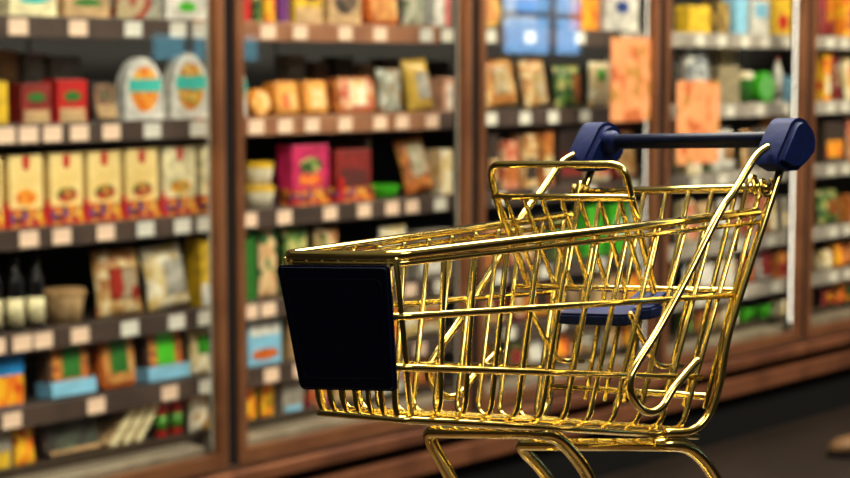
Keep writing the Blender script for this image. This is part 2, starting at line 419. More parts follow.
cream = mat('cream_card', S(240, 212, 140), 0.55, c2=S(230, 196, 118), scale=14)
creamw = mat('pale_cream_card', S(244, 230, 180), 0.55)
redc = mat('red_print', S(190, 24, 20), 0.45); redd = mat('dark_red_card', S(138, 30, 22), 0.5)
teal = mat('teal_band', S(60, 190, 175), 0.45); white = mat('white_card', S(236, 232, 220), 0.5)
dish = food('cooked_dish', (S(214, 150, 40), S(190, 110, 30), S(226, 180, 90), S(120, 150, 50)), 70)
dish2 = food('sauce_dish', (S(190, 60, 30), S(150, 40, 30), S(220, 140, 60), S(90, 110, 40)), 80)
dish3 = food('orange_dish', (S(230, 140, 30), S(220, 110, 20), S(240, 170, 60)), 60)
traymix = food('colourful_tray', (S(180, 40, 26), S(214, 130, 30), S(90, 40, 26), S(110, 60, 110), S(230, 180, 60)), 55)
pricem = mat('price_paper', S(238, 204, 176), 0.6); pricew = mat('price_paper_white', S(224, 220, 205), 0.6)
beige = mat('beige_card', S(206, 168, 118), 0.55); tan = mat('tan_card', S(180, 140, 92), 0.55)
brown = mat('brown_card', S(110, 72, 46), 0.55); darkb = mat('dark_brown_card', S(58, 40, 30), 0.55)
yellow = mat('yellow_card', S(234, 190, 40), 0.45); orange = mat('orange_pack', S(236, 150, 50), 0.4)
orange_d = mat('deep_orange_pack', S(216, 104, 30), 0.4); green = mat('green_sticker', S(70, 190, 30), 0.4)
dgreen = mat('dark_green_sticker', S(40, 110, 34), 0.45); lblue = mat('light_blue_tray', S(130, 190, 220), 0.45)
blue = mat('blue_card', S(30, 130, 200), 0.4); dblue = mat('dark_blue_card', S(40, 70, 150), 0.4)
pink = mat('magenta_card', S(206, 40, 96), 0.45); purple = mat('purple_card', S(110, 40, 120), 0.45)
grey = mat('grey_pack', S(150, 142, 130), 0.45); greyd = mat('dark_grey_pack', S(70, 66, 62), 0.5)
blackp = mat('black_bottle', S(14, 12, 12), 0.2); gold_l = mat('gold_film', S(210, 170, 70), 0.3)
salad = food('mixed_slices', (S(206, 170, 110), S(190, 140, 80), S(226, 200, 150), S(170, 110, 60)), 45)
bread = food('toasted_bread', (S(200, 140, 70), S(180, 110, 50), S(222, 176, 110)), 35)
meat = food('sliced_meat', (S(196, 90, 60), S(222, 170, 130), S(170, 70, 50)), 45)
leafy = food('green_leaves', (S(60, 100, 34), S(40, 70, 26), S(110, 140, 60), S(190, 180, 110)), 50)
nuts = food('brown_nuts', (S(190, 100, 40), S(140, 76, 34), S(214, 140, 60)), 90)
pale = food('pale_cheese_bag', (S(236, 226, 196), S(222, 200, 150), S(210, 180, 110)), 40)
fruity = food('orange_yellow_print', (S(236, 130, 20), S(240, 180, 30), S(210, 70, 20)), 45)

# --- leftmost door in view ---
carton(4, 57, 1, -52, creamw, art=(teal, 0, .30, .36, .10), look='cream carton with a teal oval')
carton(60, 110, 1, -45, beige, art=(dgreen, 0, .26, .34, .06), window=(food('dark_top', (S(150, 110, 60), S(100, 70, 40)), 40), -.45, .45, .45, .95), look='beige carton with a green oval')
carton(113, 160, 1, -40, food('grey_red_print', (S(150, 150, 130), S(180, 160, 120), S(150, 60, 40), S(120, 130, 110)), 30), look='greyish carton with red spots')
carton(162, 208, 1, -50, white, art=(green, 0, .20, .22, .07), window=(fruity, -.48, .48, .42, .98), look='white carton with orange and yellow picture')
carton(-14, 8, 2, 82, yellow, look='yellow carton cut by the picture edge')
carton(17, 52, 2, 84, redd, window=(beige, -.42, .42, .02, .34), art=(dgreen, 0, .66, .30, .12), look='dark red carton with beige foot and green print')
carton(53, 88, 2, 80, redc, window=(beige, -.42, .42, .02, .34), art=(dgreen, 0, .62, .28, .12), look='bright red carton with beige foot')
for k, (a, b) in enumerate(((-6, 18), (22, 46), (48, 82))):
    carton(a, b, 2, 50 + 3 * k, grey if k else tan, back=0.14, look=['tan carton set back behind the front row', 'grey carton behind the dark red one', 'grey carton behind the bright red one'][k], window=(brown, -.45, .45, .3, .6))
tray_pack(90, 118, 2, 84, darkb, food('brown_snack', (S(140, 100, 70), S(100, 70, 50), S(80, 90, 60)), 60), 'brown packed tray', sticker=(beige, -.4, .4, .05, .38))
arched(121, 164, 2, 58, white, teal, dish3, 'white egg-shaped pack with teal band')
arched(168, 209, 2, 54, white, teal, dish, 'white egg-shaped pack with teal band and green garnish')
for k, (a, b) in enumerate(((-32, 2), (5, 43), (46, 83), (84, 121), (122, 158), (160, 196), (198, 222))):
    carton(a, b, 3, 158 - 2.2 * k, cream if k < 5 else creamw, tab=redc, art=((dish3, dish3, dish2, dish2, dish2, dish, dish)[k], 0, .42, .32, .11),
           tray=traymix, look='cream carton with red tab', group='cream cartons with red tabs')
    if k < 6: box('corner_strip', redc, GOODS[-1][3], -0.068, -0.056, -0.0085, -0.0065, 0, 0.062)
for a, b in ((-14, 5), (8, 27), (29, 48)):
    bottle(a, b, 4, 258, blackp, blackp, creamw, 'black bottle with cream label', 0.28)
jar(55, 96, 4, 291, beige, tan, 'beige food tub')
pouch(98, 150, 4, 250, salad, (food('red_white_sticker', (S(216, 196, 160), S(206, 60, 40), S(200, 170, 130)), 25), -.30, .36, .25, .72), 'tan plastic bag with red mark', 0.14)
pouch(150, 196, 4, 247, pale, (white, -.15, .42, .2, .75), 'pale plastic bag with white label', 0.14, tilt=-0.08)
carton(197, 222, 4, 238, yellow, window=(white, -.46, .46, .02, .34), look='yellow and white carton by the door edge')
carton(-18, 24, 5, 345, blue, window=(fruity, -.48, .48, .03, .52), look='blue carton with orange foot')
tray_pack(46, 92, 5, 338, brown, nuts, 'brown pack with dark green label in blue tray', (dgreen, -.20, .24, .30, .92), base=lblue)
tray_pack(98, 137, 5, 337, orange_d, bread, 'orange brown pack with dark green label', (dgreen, -.24, .24, .28, .94))
tray_pack(143, 186, 5, 328, darkb, nuts, 'dark pack with bright green label in blue tray', (green, -.24, .20, .28, .95), base=lblue)
pouch(189, 214, 5, 330, pale, (green, -.2, .42, .45, .85), 'pale bag with green label and yellow foot', 0.1)
carton(-12, 11, 6, 412, grey, window=(yellow, -.4, .4, .05, .4), look='grey and yellow carton')
pouch(12, 38, 6, 424, fruity, None, 'orange and yellow bag', 0.1)
tray_pack(42, 103, 6, 418, darkb, food('dark_cans', (S(50, 56, 40), S(34, 30, 24), S(80, 90, 60)), 20), 'dark wide tray with beige foot', (tan, -.46, .46, .02, .12), lean=0.3)
for k in range(3):
    slab(104 + 13 * k, 148 + 10 * k, 6, 398 - 3 * k, beige if k != 1 else tan, creamw, 'beige flat pack leaning to the right', 0.6)
for a, b in ((156, 169), (171, 185)):
    bottle(a, b, 6, 386, redc, green, mat('leaf_green_label', S(80, 150, 40), 0.4), 'red bottle with green label and cap', 0.22)
pouch(188, 214, 6, 388, food('yellow_white_print', (S(226, 190, 90), S(236, 226, 200), S(170, 120, 40), S(210, 150, 40)), 35), None, 'yellow and white printed bag', 0.1)
# --- second door ---
for (a, b, m_, lk) in ((238, 251, redc, 'narrow red carton'), (252, 262, leafy, 'narrow green carton'), (263, 275, fruity, 'yellow and red carton'), (276, 289, purple, 'purple red carton')):
    carton(a, b, 1, -30, m_, look=lk)
carton(291, 323, 1, -38, yellow, window=(beige, -.47, .47, .02, .28), art=(darkb, .1, .5, .3, .12), look='yellow carton with beige foot')
carton(325, 362, 1, -34, beige, art=(food('dark_stew', (S(80, 60, 44), S(50, 36, 30), S(130, 110, 80)), 50), 0, .42, .36, .24), look='beige carton with dark round dish')
tray_pack(366, 400, 1, -20, orange_d, bread, 'orange tray of toasted food')
pouch(403, 428, 1, -30, food('grey_green_print', (S(150, 156, 130), S(190, 186, 160), S(110, 120, 80)), 40), None, 'grey green bag')
carton(432, 452, 1, -34, white, window=(redc, .1, .4, .0, 1.0), look='white carton with red stripe')
arched(228, 247, 2, 64, white, teal, dish, 'narrow white egg-shaped pack')
wheel(247, 273, 2, 90, orange, food('cheese_label', (S(240, 196, 120), S(226, 150, 60), S(245, 215, 160)), 60), 'round pale cheese wheel')
tray_pack(272, 300, 2, 83, orange, mat('orange_film', S(240, 170, 80), 0.35), 'orange cheese pack with red mark', (food('red_flower', (S(240, 180, 100), S(210, 60, 30), S(240, 200, 140)), 60), -.25, .3, .2, .6))
tray_pack(301, 329, 2, 82, orange, mat('orange_film', S(240, 170, 80), 0.35), 'orange cheese pack with pale label', (food('pale_flower', (S(240, 190, 120), S(236, 210, 160)), 60), -.25, .3, .2, .7))
tray_pack(334, 377, 2, 79, nuts, meat, 'reddish brown tray with white label', (pale, -.22, .25, .22, .9))
pouch(380, 407, 2, 69, food('grey_white_print', (S(196, 196, 180), S(150, 150, 130), S(170, 130, 90)), 50), None, 'grey and white bag', 0.1)
pouch(409, 439, 2, 60, gold_l, (white, -.2, .32, .2, .72), 'golden bag with white label', 0.12, tilt=-0.1)
carton(440, 454, 2, 78, mat('salmon_card', S(226, 170, 140), 0.5), window=(white, -.1, .3, .1, .8), look='salmon pink carton')
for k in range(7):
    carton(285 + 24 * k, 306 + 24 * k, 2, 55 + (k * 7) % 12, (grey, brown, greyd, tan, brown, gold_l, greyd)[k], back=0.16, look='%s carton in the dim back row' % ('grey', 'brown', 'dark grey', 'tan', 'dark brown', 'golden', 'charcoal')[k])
cupw = mat('white_tub', S(240, 228, 196), 0.4); lidy = mat('yellow_lid', S(230, 184, 40), 0.4)
for a, b in ((228, 250), (254, 283)):
    jar(a, b, 3, 187, cupw, lidy, 'white tub with yellow lid')
hh = span(254, 283, 3, 187)[3]
for a, b in ((228, 250), (254, 281)):
    jar(a, b, 3, 163, cupw, lidy, 'white tub with yellow lid stacked on another', zoff=hh + 0.001)
carton(288, 330, 3, 145, pink, art=(leafy, 0, .66, .3, .13), window=(food('orange_text', (S(220, 80, 40), S(240, 140, 40)), 60), -.3, .3, .34, .5), tray=traymix, look='magenta carton with green oval in red display tray', depth=0.06)
carton(332, 372, 3, 150, redd, window=(mat('maroon_hollow', S(84, 24, 20), 0.6), -.38, .38, .3, .62), tray=traymix, look='dark red carton in red display tray', depth=0.06)
slab(372, 394, 3, 134, food('beige_sheet', (S(170, 150, 120), S(150, 130, 100)), 20), tan, 'beige flat pack leaning left', -0.4); GOODS[-1][3].location.y += 0.08
box('corner_strip', redc, GOODS[-2][3], -0.064, -0.046, -0.0085, -0.0065, 0, 0.07)
jar(379, 409, 3, 186, green, green, 'flat bright green tub')
pouch(408, 440, 3, 140, nuts, (food('cream_sticker', (S(232, 222, 196), S(200, 190, 150)), 50), -.28, .28, .3, .9), 'brown bag with cream label', 0.2, tilt=-0.15)
carton(438, 453, 3, 150, pale, look='pale carton by the door edge')
carton(242, 256, 4, 232, dgreen, look='dark green carton')
pouch(257, 280, 4, 224, food('leaf_bag', (S(210, 160, 110), S(226, 190, 140), S(60, 110, 50)), 40), None, 'tan and green bag')
pouch(282, 312, 4, 226, leafy, None, 'dark green leafy bag')
pouch(314, 342, 4, 228, salad, (leafy, -.4, -.1, .1, .9), 'beige bag with green edge')
wheel(348, 378, 4, 222, redd, meat, 'dark red round pack')
pouch(380, 412, 4, 226, pale, (redc, -.2, .2, .2, .4), 'pale bag with red mark')
carton(414, 452, 4, 230, grey, window=(white, -.4, .4, .1, .6), look='grey carton with white panel')
carton(244, 282, 5, 298, lblue, window=(white, -.45, .45, .55, .9), art=(orange_d, 0, .2, .4, .1), look='light blue and white carton')
carton(286, 322, 5, 296, tan, look='plain tan carton')
pouch(326, 362, 5, 292, meat, None, 'reddish bag')
carton(366, 402, 5, 292, fruity, look='orange printed carton')
pouch(406, 450, 5, 286, pale, (orange, -.3, .3, .3, .6), 'pale bag with orange label')
for k in range(3):
    pass
pouch(242, 258, 6, 372, fruity, None, 'orange bag'); pouch(259, 276, 6, 368, fruity, (yellow, -.3, .3, .3, .6), 'orange bag with yellow label')
carton(279, 304, 6, 362, grey, window=(lblue, -.4, .4, .02, .2), look='grey carton with blue foot')
carton(307, 330, 6, 358, traymix, look='multicoloured carton')
pouch(334, 366, 6, 352, salad, None, 'tan mixed bag'); carton(370, 404, 6, 348, white, window=(redc, -.4, .4, .3, .5), look='white carton with red band')
pouch(408, 450, 6, 344, nuts, None, 'brown nut bag')
# --- third door ---
wheel(476, 502, 1, -6, gold_l, bread, 'golden round loaf')
pouch(505, 545, 1, -20, grey, (dblue, -.3, .3, .3, .6), 'grey bag with blue label'); pouch(548, 575, 1, -16, greyd, None, 'dark grey bag')
carton(578, 600, 1, -20, fruity, look='orange and yellow carton'); carton(603, 640, 1, -30, white, art=(dblue, 0, .4, .2, .1), look='large white carton with blue mark')
pouch(486, 526, 2, 60, bread, (pale, -.25, .2, .25, .8), 'bread bag with pale label', 0.15, tilt=-0.1)
pouch(527, 556, 2, 60, salad, (pale, -.2, .25, .2, .7), 'tan bag with pale label', 0.15, tilt=-0.12)
pouch(558, 588, 2, 66, leafy, (nuts, .0, .4, .1, .8), 'green and brown bag', 0.1)
pouch(590, 614, 2, 62, pale, (green, -.3, .1, .6, .85), 'pale bag with green sticker'); carton(617, 645, 2, 58, white, look='white carton behind the orange poster')
# --- fourth door ---
carton(686, 711, 1, 6, yellow, look='yellow carton'); carton(713, 730, 1, 2, food('olive_print', (S(150, 120, 50), S(90, 70, 30), S(190, 160, 70)), 40), look='olive brown carton')
carton(733, 748, 1, -2, lblue, look='light blue carton'); carton(750, 770, 1, 0, white, window=(lblue, -.4, .4, .5, .9), look='white and blue carton'); carton(772, 792, 1, -4, yellow, art=(redc, 0, .35, .3, .2), look='yellow carton with red disc')
tray_pack(684, 713, 2, 44, grey, food('grey_mesh', (S(150, 156, 160), S(90, 96, 100), S(200, 200, 190)), 40), 'grey meshed tray')
carton(716, 741, 2, 66, mat('khaki_card', S(150, 136, 104), 0.55), look='khaki carton'); carton(716, 738, 2, 44, pale, back=0.14, look='pale carton set back')
jar(743, 758, 2, 72, dgreen, pale, 'dark green tub'); wheel(757, 776, 2, 50, green, mat('mint_label', S(110, 190, 100), 0.5), 'bright green round pack')
bottle(776, 785, 2, 56, white, redd, grey, 'slim white bottle'); carton(786, 797, 2, 76, lblue, look='narrow light blue carton')
# --- shelves seen only in glimpses: mixed goods ---
PAL = [(salad, 'tan mottled'), (pale, 'pale'), (meat, 'reddish mottled'), (leafy, 'leafy green'), (nuts, 'brown speckled'), (fruity, 'orange and yellow'), (white, 'white'), (beige, 'beige'), (redd, 'dark red'), (darkb, 'dark brown'), (grey, 'grey'), (lblue, 'light blue')]
def fill(x0, x1, lev, yref, hpx, seq):
    x = x0; k = 0
    while x < x1 - 8 and at(x + 24, 200, YS + 0.04).x < PX[5] - 0.03:
        wd = random.choice((15, 20, 26, 32)) * (1.0 if x < 660 else 0.8)
        if x + wd > x1: wd = x1 - x
        m_, nm = PAL[seq[k % len(seq)]]
        y = yref(x) - hpx * random.uniform(0.8, 1.1)
        r = random.random()
        if r < 0.40: pouch(x, x + wd - 2, lev, y, m_, (PAL[seq[(k + 1) % len(seq)]][0], -.25, .25, .25, .7), nm + ' bag', random.uniform(0.05, 0.15))
        elif r < 0.75: carton(x, x + wd - 2, lev, y, m_, window=(PAL[seq[(k + 2) % len(seq)]][0], -.4, .4, .15, .55), look=nm + ' carton')
        else: tray_pack(x, x + wd - 2, lev, y, m_, PAL[seq[(k + 3) % len(seq)]][0], nm + ' tray')
        x += wd; k += 1
ln = lambda y425, sl: (lambda x: y425 - 9 + sl * (x - 425))
fill(486, 646, 3, ln(204, -.075), 58, [9, 2, 0, 4, 9, 1, 8])
fill(486, 580, 4, ln(288, -.11), 55, [4, 2, 9, 3, 7]); 
carton(584, 604, 4, 206, green, look='bright green carton'); carton(607, 628, 4, 204, green, look='light green carton', art=(white, 0, .5, .3, .2)); carton(630, 645, 4, 204, white, look='white carton at the shelf end')
fill(486, 646, 5, ln(346, -.15), 45, [0, 8, 5, 9, 7, 2]); fill(486, 646, 6, ln(393, -.18), 40, [5, 3, 7, 8, 0, 6])
fill(684, 796, 3, ln(204, -.075), 50, [1, 3, 6, 0, 10, 4]); fill(684, 796, 4, ln(288, -.11), 50, [1, 7, 6, 2, 0, 10, 5]); fill(684, 796, 5, ln(346, -.15), 38, [6, 4, 1, 8])
fill(684, 740, 6, ln(393, -.18), 32, [3, 4, 1]); 
jar(743, 759, 6, 309, green, green, 'bright green tub'); jar(762, 776, 6, 306, green, green, 'lime green tub'); carton(779, 795, 6, 300, pale, look='pale carton')
fill(822, 935, 1, ln(36, .012), 50, [8, 5, 3, 4]); fill(822, 935, 2, ln(121, -.033), 50, [5, 8, 1, 5, 4]); fill(822, 935, 3, ln(204, -.075), 46, [9, 2, 5, 4])
fill(822, 935, 4, ln(288, -.11), 44, [3, 4, 1, 2]); fill(822, 935, 5, ln(346, -.15), 32, [1, 5, 4]); fill(822, 935, 6, ln(393, -.18), 30, [8, 5, 3, 4])

# settle every item on its shelf and under the next one
bpy.context.view_layer.update()
def zrange(e):
    zs = []
    for ch in e.children_recursive:
        if ch.type == 'MESH': zs += [(ch.matrix_world @ v.co).z for v in ch.data.vertices]
    return min(zs), max(zs)
for g in GOODS:
    e, lev = g[3], g[1]; lo_z, hi_z = zrange(e)
    if 'stacked' in g[4]: continue
    base = TOP[lev] + 0.0008
    roof = (TOP[lev - 1] - 0.03) if lev > 1 else CT - 0.01
    hgt = hi_z - lo_z
    if base + hgt > roof:
        e.scale = (e.scale[0], e.scale[1], (roof - base) / hgt); lo_z = e.location.z + (lo_z - e.location.z) * e.scale[2]
    e.location.z += base - lo_z
# price tags on the shelf edges
TAGX = {0: {1: (18, 78, 133, 178, 200), 2: (5, 28, 52, 79, 111, 152, 198), 3: (28, 61, 105, 145, 182, 204), 4: (-6, 21, 42, 79, 129, 176, 205), 5: (10, 95, 169, 206)},
        1: {1: (268, 300, 345, 380, 426, 447), 2: (256, 285, 312, 345, 380, 402, 432), 3: (249, 284, 330, 364, 392, 412, 440), 4: (250, 268, 300, 340, 372, 410, 440), 5: (271, 300, 350, 420)},
        2: {1: (490, 530, 580, 625), 2: (491, 525, 553, 585, 630), 3: (500, 540, 590, 630), 4: (500, 545, 600, 635), 5: (510, 560, 620)},
        3: {1: (700, 722, 745, 765, 787), 2: (700, 730, 760, 787), 3: (695, 722, 750, 778), 4: (700, 735, 770), 5: (700, 740, 775)},
        4: {1: (830, 845), 2: (830, 845), 3: (830, 845), 4: (832, 846), 5: (832, 846)}}
tag_mesh = {}
for b in TAGX:
    for n in TAGX[b]:
        for k, x in enumerate(TAGX[b][n]):
            p = at(x, 36 + (STR[1] - STR[n]) * 0 + {1: 0, 2: 88, 3: 170, 4: 255, 5: 312}[n], YS - 0.013)
            wm = pricew if (b > 1 or x in (133, 152, 178, 198, 200, 129, 145, 176, 182, 204, 205, 206, 426, 447, 440)) else pricem
            key = wm.name
            if key not in tag_mesh:
                bm = bmesh.new(); bx(bm, -0.026, 0.026, -0.0015, 0.0, -0.018, 0.018)
                o = finish('price_tag', bm, wm); tag_mesh[key] = o
            else:
                o = tag_mesh[key].copy(); col.objects.link(o)
            xx = p.x
            o.location = (xx, YS - 0.0135, STR[n])
            tag(o, '%s price tag, %s from left on the %s edge behind the %s door' % ('white' if wm is pricew else 'peach', ORD[k], SH[n].split()[0] if n > 1 else 'top', DOORN[b]), 'price tag', 'price tags on the shelf edges')
# labels of the goods
from collections import defaultdict
grp = defaultdict(list)
for g in GOODS: grp[(g[0], g[1])].append(g)
for (b, lev), gs in grp.items():
    gs.sort(key=lambda g: g[2])
    looks = [g[4] for g in gs]
    for k, g in enumerate(gs):
        if looks.count(g[4]) == 1: lab = '%s, %s, %s door' % (g[4], SH[lev], DOORN[b])
        else:
            j = [h_ for h_ in gs if h_[4] == g[4]].index(g)
            lab = '%s, %s from left, %s, %s door' % (g[4], ORD[j], SH[lev], DOORN[b])
        tag(g[3], lab, g[5], g[6])

# posters stuck on the glass
postm = food('orange_poster', (S(206, 136, 86), S(212, 142, 92), S(202, 130, 80), S(210, 140, 88), S(172, 92, 46), S(164, 116, 52)), 26)
def poster(x0, x1, y0, y1, lab):
    a = at(x0, y0, YD - 0.001); b = at(x1, y1, YD - 0.001)
    xm = PX[bay_px((x0 + x1) / 2)]; a.x = max(a.x, xm + 0.048); b.x = min(b.x, xm + BW - 0.048)
    bm = bmesh.new(); bx(bm, a.x, b.x, YD - 0.003, YD - 0.0012, b.z, a.z)
    tag(finish('poster', bm, postm), lab, 'poster')
poster(611, 657, 37, 120, 'upper orange poster taped to the glass of the third door')
poster(677, 718, 81, 162, 'orange poster low at the left of the fourth door glass')

# ------------------------------------------------------------------ tan shoe on the aisle floor
dshoe = FWD + RGT * ((829 - 425) / F) - UPV * ((456 - 239) / F)
ps = Vector((0, 0, H)) + dshoe * (-H / dshoe.z)
she = tag(empty('shoe', (ps.x, ps.y, 0.0), math.atan2(RGT.y, RGT.x)), 'brown leather shoe on the dark floor, cut by the right picture edge', 'shoe')
def shoe_loft(secs, name, m):
    bm = bmesh.new(); rings = []
    for x, w_, z0, z1 in secs:
        rings.append([bm.verts.new((x, w_ * cos(2 * pi * k / 20), z0 + (z1 - z0) * (0.5 + 0.5 * sin(2 * pi * k / 20)))) for k in range(20)])
    for a_, b_ in zip(rings, rings[1:]):
        for k in range(20): bm.faces.new((a_[k], a_[(k + 1) % 20], b_[(k + 1) % 20], b_[k]))
    bm.faces.new(rings[0][::-1]); bm.faces.new(rings[-1]); bmesh.ops.recalc_face_normals(bm, faces=bm.faces[:])
    return finish(name, bm, m, she, True)
shoe_loft([(0.0, .012, .014, .034), (.01, .030, .012, .048), (.04, .044, .012, .062), (.09, .047, .012, .074), (.14, .042, .012, .094), (.18, .038, .012, .112), (.23, .038, .012, .118), (.27, .032, .012, .112), (.285, .018, .014, .09)], 'upper', mat('brown_leather', S(112, 80, 46), 0.6))
shoe_loft([(-.004, .018, .0005, .014), (.01, .036, .0005, .016), (.05, .049, .0005, .016), (.1, .050, .0005, .016), (.16, .040, .0005, .016), (.23, .041, .0005, .018), (.28, .032, .0005, .018), (.292, .015, .0005, .016)], 'sole', gasket)
# ------------------------------------------------------------------ shop window behind the camera, mirrored in the door glass
def mirrored(px, py, yw):
    p = at(px, py, YD); d = p - Vector((0, 0, H)); d = Vector((d.x, -d.y, d.z)); return p + d * ((p.y - yw) / -d.y)
YW = -4.4
a = mirrored(503, -6, YW); b = mirrored(585, 56, YW)
winm = mat('blue_daylight_window', (0.1, 0.2, 0.4), 0.4, emit=(0.26, 0.56, 1.0), estr=8.0)
winf = mat('window_frame_grey', S(60, 60, 64), 0.5)
x0, x1, z0, z1 = a.x, b.x, b.z, a.z + 0.3
o = box('wall_front', wl, None, -3, 13, -4.6, -4.5, 0, 3.2); o['kind'] = 'structure'
o = box('window_1', winm, None, x0, x1, YW - 0.06, YW - 0.05, z0, z1); o['kind'] = 'structure'
bm = bmesh.new()
for f in (0, .62, 1): bx(bm, x0 + (x1 - x0) * f - 0.03, x0 + (x1 - x0) * f + 0.03, YW - 0.05, YW, z0, z1)
for f in (0, .45, 1): bx(bm, x0, x1, YW - 0.05, YW - 0.01, z0 + (z1 - z0) * f - 0.025, z0 + (z1 - z0) * f + 0.025)
finish('window_frame', bm, winf, o)

a = mirrored(150, 34, YW); b = mirrored(264, 60, YW)
print('windows', x0, x1, z0, z1, a, b)
o = box('window_2', mat('teal_daylight_window', (0.1, 0.2, 0.25), 0.4, emit=(0.14, 0.55, 0.72), estr=4.0), None, a.x, b.x, YW - 0.06, YW - 0.05, b.z, a.z); o['kind'] = 'structure'
bm = bmesh.new()
for f in (0, .35, .7, 1): bx(bm, a.x + (b.x - a.x) * f - 0.03, a.x + (b.x - a.x) * f + 0.03, YW - 0.05, YW, b.z, a.z)
finish('window_frame', bm, winf, o)
# ------------------------------------------------------------------ table carrying the cart
CO = Vector((0.44080584, 0.43223261, 1.23535735)); YAW = radians(42.0); ROLL = radians(3.8)
UD = Vector((cos(PSI), sin(PSI), 0)) * cos(YAW) + RGT * sin(YAW)
VD = RGT * cos(YAW) - Vector((cos(PSI), sin(PSI), 0)) * sin(YAW)
ZT = -0.150
tz = CO.z + ZT
tcen = CO + UD * 0.115
wood = mat('dark_walnut_top', S(70, 46, 30), 0.35, 0, S(50, 32, 22), 12)
te = tag(empty('pedestal_table', (tcen.x, tcen.y, 0)), 'small round dark pedestal table carrying the golden cart', 'table')
bm = bmesh.new(); lathe(bm, [(0.150, tz - 0.025), (0.160, tz - 0.021), (0.162, tz - 0.012), (0.160, tz - 0.003), (0.156, tz)], 48); finish('tabletop', bm, wood, te, False)
bm = bmesh.new(); lathe(bm, [(0.03, 0.02), (0.022, 0.06), (0.02, tz - 0.08), (0.05, tz - 0.025)], 24); finish('pedestal', bm, gasket, te, True)
bm = bmesh.new(); lathe(bm, [(0.16, 0.0), (0.16, 0.012), (0.03, 0.022)], 40); finish('foot', bm, gasket, te, True)

# ------------------------------------------------------------------ the golden cart
def gold_mat():
    m = bpy.data.materials.new('polished_gold'); m.use_nodes = True; t = m.node_tree; b = t.nodes['Principled BSDF']
    b.inputs['Metallic'].default_value = 1.0; b.inputs['Roughness'].default_value = 0.13
    n = t.nodes.new('ShaderNodeTexNoise'); n.inputs['Scale'].default_value = 160; n.inputs['Detail'].default_value = 3
    g = t.nodes.new('ShaderNodeTexCoord'); t.links.new(g.outputs['Object'], n.inputs['Vector'])
    r = t.nodes.new('ShaderNodeValToRGB'); t.links.new(n.outputs['Fac'], r.inputs[0])
    r.color_ramp.elements[0].position = 0.35; r.color_ramp.elements[1].position = 0.65
    r.color_ramp.elements[0].color = (0.84, 0.63, 0.17, 1); r.color_ramp.elements[1].color = (0.93, 0.75, 0.27, 1)
    t.links.new(r.outputs[0], b.inputs['Base Color'])
    bn = t.nodes.new('ShaderNodeBump'); bn.inputs['Strength'].default_value = 0.05; bn.inputs['Distance'].default_value = 0.0006
    t.links.new(n.outputs['Fac'], bn.inputs['Height']); t.links.new(bn.outputs[0], b.inputs['Normal'])
    return m
gold = gold_mat()
navy = mat('navy_plastic', S(10, 29, 88), 0.55, 0, S(8, 24, 76), 300, bump=0.15)
navyd = mat('dark_navy_plastic', S(15, 24, 52), 0.42, 0, S(13, 20, 44), 200)
for m_ in (navy, navyd, kick, gasket): m_.node_tree.nodes['Principled BSDF'].inputs['Specular IOR Level'].default_value = 0.18
fl.node_tree.nodes['Principled BSDF'].inputs['Specular IOR Level'].default_value = 0.25
rubber = mat('black_rubber', S(20, 20, 22), 0.7)
cart = tag(empty('shopping_cart', (CO.x, CO.y, tz), math.atan2(UD.y, UD.x)), 'polished golden wire shopping cart with navy front plate and navy handle', 'shopping cart')
def cp(u, v, z):
    """cart frame in millimetres: u towards the handle, v towards the camera side, z from the front rim"""
    u, v, z = u / 1000, v / 1000, z / 1000
    k = min(max((z + 0.125) / 0.03, 0), 1)         # the basket leans a touch, the wheels stand level
    vv = v * cos(ROLL) - (z * sin(ROLL) if z > -0.125 else -0.125 * sin(ROLL)) * 1.0
    zz = z * (cos(ROLL) if z > -0.125 else 1.0) + v * sin(ROLL) * k
    return Vector((u, -vv, zz - ZT))
TF, TB, BF, BB = (0, 27.4, 0), (197.3, 47.5, 3.0), (5.4, 20.9, -55.4), (157.1, 38.4, -83.1)
L3 = lambda a, b, s: tuple(a[i] + (b[i] - a[i]) * s for i in range(3))
def side(s, t, sg=1, dv=0.0, dz=0.0):
    p = L3(L3(TF, TB, s), L3(BF, BB, s), t); return cp(p[0], sg * (p[1] + dv), p[2] + dz)
def rod(name, pts, r, rad=0.004, sm=False, n=12, parent=cart, m=gold):
    bm = bmesh.new(); tube(bm, smooth_path(pts) if sm else round_path(pts, rad), r, n)
    return finish(name, bm, m, parent, True)
# rim (round the front and both sides) and the thinner rod under it
rod('rim', [side(.985, 0, 1), side(0, 0, 1), side(0, 0, -1), side(.985, 0, -1)], 0.0018, 0.006, n=14)
rod('lower_rim', [side(.985, 0, 1, dz=-4.3), side(.0, 0, 1, dv=-.4, dz=-2.7), side(0, 0, -1, dv=-.4, dz=-2.7), side(.985, 0, -1, dz=-4.3)], 0.00105, 0.006)
# U-shaped cross wires
SW = [.115, .19, .27, .352, .432, .512, .596, .681, .768, .855, .94]
for s in SW:
    s2 = s - max(0.0, .058 - .14 * max(0, s - .43)) * min(1, s / .4)
    rod('cross_wire', [side(s, .03, 1, -1.2), side(s, .985, 1, -.6), side(s2, .985, -1, -.6), side(s, .03, -1, -1.2)], 0.00108, 0.0055)
rod('cross_wire', [side(.0, .02, 1, -.5), side(.03, .99, 1, -.5)], 0.00105)
rod('cross_wire', [side(.0, .02, -1, -.5), side(.03, .99, -1, -.5)], 0.00105)
# level rods that run round the basket
for t0, t1 in ((.375, .38), (.69, .75)):
    rod('level_rod', [side(.975 - .03 * (t1 > .5), t1, 1, .9), side(.0, t0, 1, .9), side(.0, t0, -1, .9), side(.975 - .03 * (t1 > .5), t1, -1, .9)], 0.0013, 0.005)
